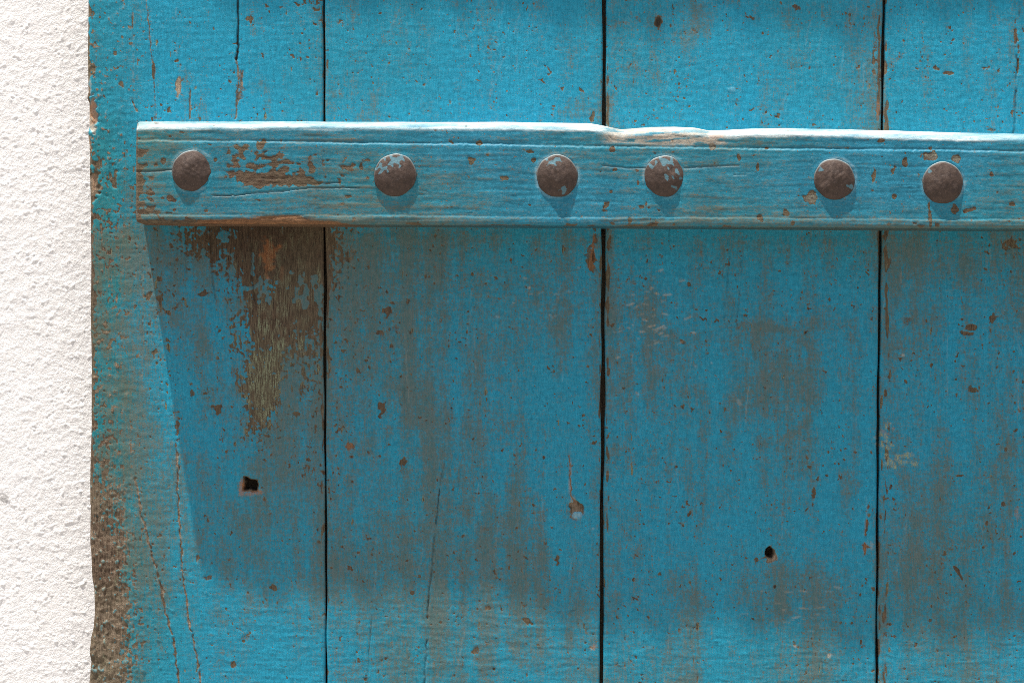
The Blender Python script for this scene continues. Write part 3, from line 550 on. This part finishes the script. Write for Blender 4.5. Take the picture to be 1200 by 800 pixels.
# beads cut along both edges
gd = fromtop - 20.0 - .35 * gbig - .2 * gs3; gt = np.where(gd < 0, np.exp(-(gd / 1.0) ** 2), np.exp(-(gd / 2.3) ** 2)) * (.55 + .45 * sst(-1.2, .5, G.noise(40, 2)))
gd = frombot - 11.0 - .4 * gbig - .2 * gs3; gbm = np.where(gd > 0, np.exp(-(gd / .9) ** 2), np.exp(-(gd / 2.2) ** 2)) * sst(.2, .9, .6 + .3 * G.noise(30, 2) + .4 * sst(280, 420, BX))
step = sst(-.4, .9, fromtop - 21.5 - .35 * gbig - .25 * gs3 - .3 * gi); stepb = sst(.4, -.9, frombot - 10.0 - .4 * gbig - .25 * gs3 - .3 * gi) * sst(.2, .9, .6 + .3 * G.noise(30, 2) + .4 * sst(280, 420, BX))
dent = G.noise(16, 1.8); dent2 = G.noise(6, 2.2); bH += -.10 * sst(.9, 2.0, dent) - .08 * sst(1.2, 2.2, dent2) + .75 * (step - 1) + .45 * stepb + .07 * gund + (.036 * gb + .034 * gb2) + .004 * gi + .028 * gs3 + .024 * gs2 + .016 * gs1
bH -= .22 * gt + .10 * gbm + .24 * sst(.38, .62, bCH) + 1.3 * bcr * bcr + .03 * bRUB + .10 * bPA
bH += bCH * (.03 * gb2 + .02 * gs1)
lip = np.roll(bcr, 1, 0); lip = np.maximum(lip, np.roll(bcr, 2, 0) * .7); bPA = np.maximum(bPA, .24 * lip); bDK = np.maximum(bDK, .38 * bcr); bDK = np.maximum(bDK, .12 * gt)  # pale lower lips of the cracks paint in their sun highlights
bCH = np.maximum(bCH, .4 * gbm * sst(.3, 1.2, gs2))
# brown broken lower arris on the left
lowb = sst(11, 7, frombot + .8 * gs3 + 9 * np.abs((BX - 320) / 95) ** 2); bOR = np.maximum(bOR, .55 * lowb); bCH = np.maximum(bCH, lowb); bH -= .8 * lowb
# paint built up round the studs
for cx, cy, r in NAILS:
    w = G.win(cx - 44, cy - 44, cx + 44, cy + 44); rr = np.hypot(G.X[w] - cx, G.Y[w] - cy) - r + .5 * G.e2[w]
    ringm = np.exp(-((rr - .8) / 1.8) ** 2); bH[w] += .14 * ringm; bDU_glare[w] = np.maximum(bDU_glare[w], .22 * ringm * sst(-.6, 1, G.e3[w] + G.e2[w] * .6))
    cl = sst(14, 2, rr) ; bRUB[w] *= 1 - .5 * cl * (G.Y[w] > cy); bCH[w] *= 1 - .8 * sst(5, 1, rr)
k = G.zeros(); G.blob(k, 480, 0, 1, 1, 0)
bTE = np.clip(.25 + .15 * gbig + .5 * sst(260, 160, BX), 0, 1)
bRUB = np.clip(bRUB, -.3, 1)

def make_batten(xa, xb, fine, dy, t0=.0365, t1=.0430):
    """rectangular bar with a chamfered top arris, rounded lower arris and rounded end; dy shifts it on the door (pixels)."""
    xs = np.concatenate([[0, .25, .6, 1.1, 1.7, 2.4, 3.2, 4.0], np.arange(5, xb - xa - 4, fine), xb - xa - np.array([4, 3, 2, 1.2, .5, 0])]) + xa
    T = np.interp(xs, [158, 1340], [t0, t1]) + .0006 * np.sin(xs * .021 + 1) + .0005 * np.sin(xs * .053 + 2.2) + .0005 * np.sin(xs * .11)
    rows = []      # (depth from face fraction/offset, px y)  built per column below
    nfront = 112 if fine < 3 else 16
    tt = np.linspace(0, 1, nfront)
    yT, yB = top_c(xs), bot_c(xs)
    cut = 9.2 + .7 * np.sin(xs * .013) + 1.5 * np.exp(-((xs - 780) / 60) ** 2)
    prof = []
    # top face, back to front (depth d metres, py measured at front)
    for f in (0, .3, .6, .8): prof.append((T * f - .002 * (f == 0), yT - .6 + 0 * xs))
    for q in np.linspace(0, 1, 18):              # slightly crowned chamfer
        cr = 4 * q * (1 - q) * .0009
        prof.append((T - .0052 * (1 - q) ** 1.25 + cr * .4, yT - .6 + cut * q))
    yf0 = yT - .6 + cut
    for q in tt[1:]: prof.append((T + 0 * xs, yf0 + (yB - 4.2 - yf0) * q))
    for q in np.linspace(0, 1, 9)[1:]:           # lower arris
        an = q * math.pi / 2; prof.append((T - .0030 * (1 - math.cos(an)), yB - 4.2 + 4.2 * math.sin(an)))
    for f in (.75, .5, .25, 0): prof.append((T * f - .002 * (f == 0), yB + 0 * xs))
    Dp = np.array([p[0] for p in prof]).T; Py = np.array([p[1] for p in prof]).T            # (nx, np)
    Px = np.repeat(xs[:, None], Py.shape[1], 1)
    # rounded ends
    e = np.minimum(xs - xa, xb - xs); q = np.clip(1 - e / 4.0, 0, 1); ins = (1 - np.sqrt(1 - q * q)) * 4.0
    mid = 205.; Dp = np.where(Dp > .004, Dp - ins[:, None] * S * .9, Dp); Py = Py + np.sign(mid - Py) * np.minimum(np.abs(mid - Py), 1) * ins[:, None] * .8
    hh = G.sample(bH, Px, Py) * .001
    n = Dp.shape[1]
    fr = np.ones(n); fr[:4] = 0; fr[-6:] = 0; fr[4:22] = np.linspace(0, 1, 18)
    Vx = wx(Px, .039) + 0; Vz = wz(Py, .039) - dy * S; Vy = -(Dp + hh * fr[None, :])
    # edge wander of the chamfer
    V = np.stack([Vx, Vy, Vz], -1)
    A1 = np.stack([G.sample(f, Px, Py) for f in (bRUB, bCH, bPA, bDK)], -1); A2 = np.stack([G.sample(f, Px, Py) for f in (bTE, bOR, bLI, bDU_glare)], -1)
    lf = sst(470, 380, xs)[:, None]; A1[:, -5:, 1] = .25 + .75 * lf; A1[:, -5:, 3] = .35 - .25 * lf; A2[:, -5:, 1] = .25 * lf; A2[:, -5:, 3] = 0; A2[:, :4, 3] = .8  # top face takes the same painted sun glare as the arris
    endm = sst(5, 1.5, xs - xa)[:, None] * np.ones(n)[None, :]; A1[..., 1] = np.maximum(A1[..., 1], .55 * endm + .0)
    nx = len(xs); cap1 = list(range(0, n)); cap2 = list(range((nx - 1) * n, nx * n))[::-1]
    o = mesh_obj("batten", V.reshape(-1, 3) - np.array(DOOR), gridq(nx, n), M_batten, door, {"wear": A1.reshape(-1, 4), "tint": A2.reshape(-1, 4)}, extra=[cap1, cap2])
    return o
batten = make_batten(158, 1318, 1.15, 0)
batten["label"] = "heavy horizontal blue batten with a worn top edge whitened as sun glare and a row of rusty studs"
upper = make_batten(172, 1318, 8, -674, .0365, .0375)
upper["label"] = "upper batten of the door, above the picture, seen only by the shadow it casts"

# studs: hammered iron heads, each its own
PAINTED = {0: [], 1: [(-.05, .66, .22), (.22, .74, .16), (-.62, .30, .18)], 2: [(-.25, .66, .17), (.0, .74, .15), (.30, -.68, .14)],
           3: [(.1, .68, .20), (-.2, .74, .14), (.45, -.55, .10), (.6, .2, .10), (.12, -.05, .13), (.7, -.15, .08), (-.62, .5, .12)], 4: [(.75, -.35, .12), (-.7, .45, .1)], 5: [(-.6, .55, .08)]}
NL = ["stud nearest the batten's end, plain brown", "second stud from the wall, blue paint on its upper left", "third stud from the wall, with a dented facet and blue flecks", "fourth stud from the wall, mottled with blue flecks", "fifth stud from the wall, plain rust", "stud nearest the right edge of the picture, plain brown"]
for i, (cx, cy, r) in enumerate(NAILS):
    rg = np.random.default_rng(40 + i); R = r * S * (D - .042) / D; hgt = R * (.235 + .012 * rg.standard_normal())
    nr_, na = 26, 72
    rho = np.linspace(0, 1, nr_) ** .85; th = np.linspace(0, 2 * math.pi, na, endpoint=False)
    RR, TH = np.meshgrid(rho, th, indexing='ij')
    rimw = 1 + .018 * np.cos(2 * TH + rg.uniform(0, 6)) + .010 * np.cos(5 * TH + rg.uniform(0, 6)) + .006 * np.cos(9 * TH + rg.uniform(0, 6))
    x, z = RR * np.cos(TH) * rimw, RR * np.sin(TH) * rimw
    zz = np.sqrt(np.maximum(0, 1 - .95 * RR ** 2)); y = .75 * (1 - RR ** 2) + .25 * (zz - math.sqrt(.05)) / (1 - math.sqrt(.05))
    # hammered facets: planes that cut the dome
    fac = 1e9 * np.ones_like(y)
    for k in range(8):
        a = k / 8 * 2 * math.pi + rg.uniform(-.3, .3); tl_ = rg.uniform(.75, 1.15); c0 = rg.uniform(1.14, 1.26)
        fac = np.minimum(fac, c0 - tl_ * (x * math.cos(a) + z * math.sin(a)))
    a = rg.uniform(0, 6); fac = np.minimum(fac, .93 + .05 * (x * math.cos(a) + z * math.sin(a)))
    y = np.minimum(y, fac) ; y = np.maximum(y, 0)
    lump = sum(.020 * np.cos(x * rg.uniform(2, 9) + z * rg.uniform(-9, 9) + rg.uniform(0, 6)) for _ in range(8)) + sum(.007 * np.cos(x * rg.uniform(10, 26) + z * rg.uniform(-26, 26) + rg.uniform(0, 6)) for _ in range(10)); y = y + lump * (1 - RR ** 4)
    V = np.stack([x * R, -(y * hgt + .0002), z * R], -1).reshape(-1, 3)
    skirt = np.stack([x[-1] * R, 0 * x[-1] + .004, z[-1] * R], -1); V = np.vstack([V, skirt])
    Q = []
    for a_ in range(nr_):
        b0, b1 = a_ * na, (a_ + 1) * na; j = np.arange(na); j2 = (j + 1) % na
        Q.append(np.stack([b0 + j, b1 + j, b1 + j2, b0 + j2], -1))
    Q = np.vstack(Q)
    pm = np.zeros_like(x)
    bump = sum(.10 * np.cos(x * rg.uniform(8, 22) + z * rg.uniform(-22, 22) + rg.uniform(0, 6)) for _ in range(6))
    for (px_, pz_, pr) in PAINTED[i]: pm = np.maximum(pm, sst(1.35, .75, np.hypot((x - px_) / 1.3, z - pz_) / pr + bump * 2.6))
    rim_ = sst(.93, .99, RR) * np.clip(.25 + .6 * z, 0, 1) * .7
    A = np.zeros((len(V), 4)); A[:nr_ * na, 0] = pm.ravel(); A[:nr_ * na, 1] = rim_.ravel()
    Tx = float(np.interp(cx, [158, 1340], [.0365, .0430]) + .0006 * math.sin(cx * .021 + 1) + .0005 * math.sin(cx * .053 + 2.2) + .0005 * math.sin(cx * .11))
    loc = Vector((float(wx(cx, Tx + .001)), -Tx, float(wz(cy, Tx + .001)))) - DOOR
    o = mesh_obj("stud", V, Q, M_iron, batten, {"paint": A}, loc=loc)
    o["label"] = NL[i]

# loose dark tongues added to stop wall light showing through the plank joints
for f in (s1, s2, s3):
    yy = np.array([YTOP + 6, 0, 250, 400, 560, 800, YBOT - 6]); xx = f(yy); V = []
    for x_, y_ in zip(xx, yy):
        for dx, dy in ((-9, .009), (9, .009), (9, .017), (-9, .017)): V.append((float(wx(x_ + dx)), dy, float(wz(y_))))
    V = np.array(V) - np.array(DOOR); n = len(yy)
    Q = [(i * 4 + k, (i + 1) * 4 + k, (i + 1) * 4 + (k + 1) % 4, i * 4 + (k + 1) % 4) for i in range(n - 1) for k in range(4)]
    C = np.tile(np.array((.5, 1, 0, .45)), (len(V), 1))
    mesh_obj("added_tongue", V, Q, M_plank, door, {"wear": C, "tint": C * 0}, smooth=False, extra=[(0, 1, 2, 3), tuple(range(len(V) - 1, len(V) - 5, -1))])
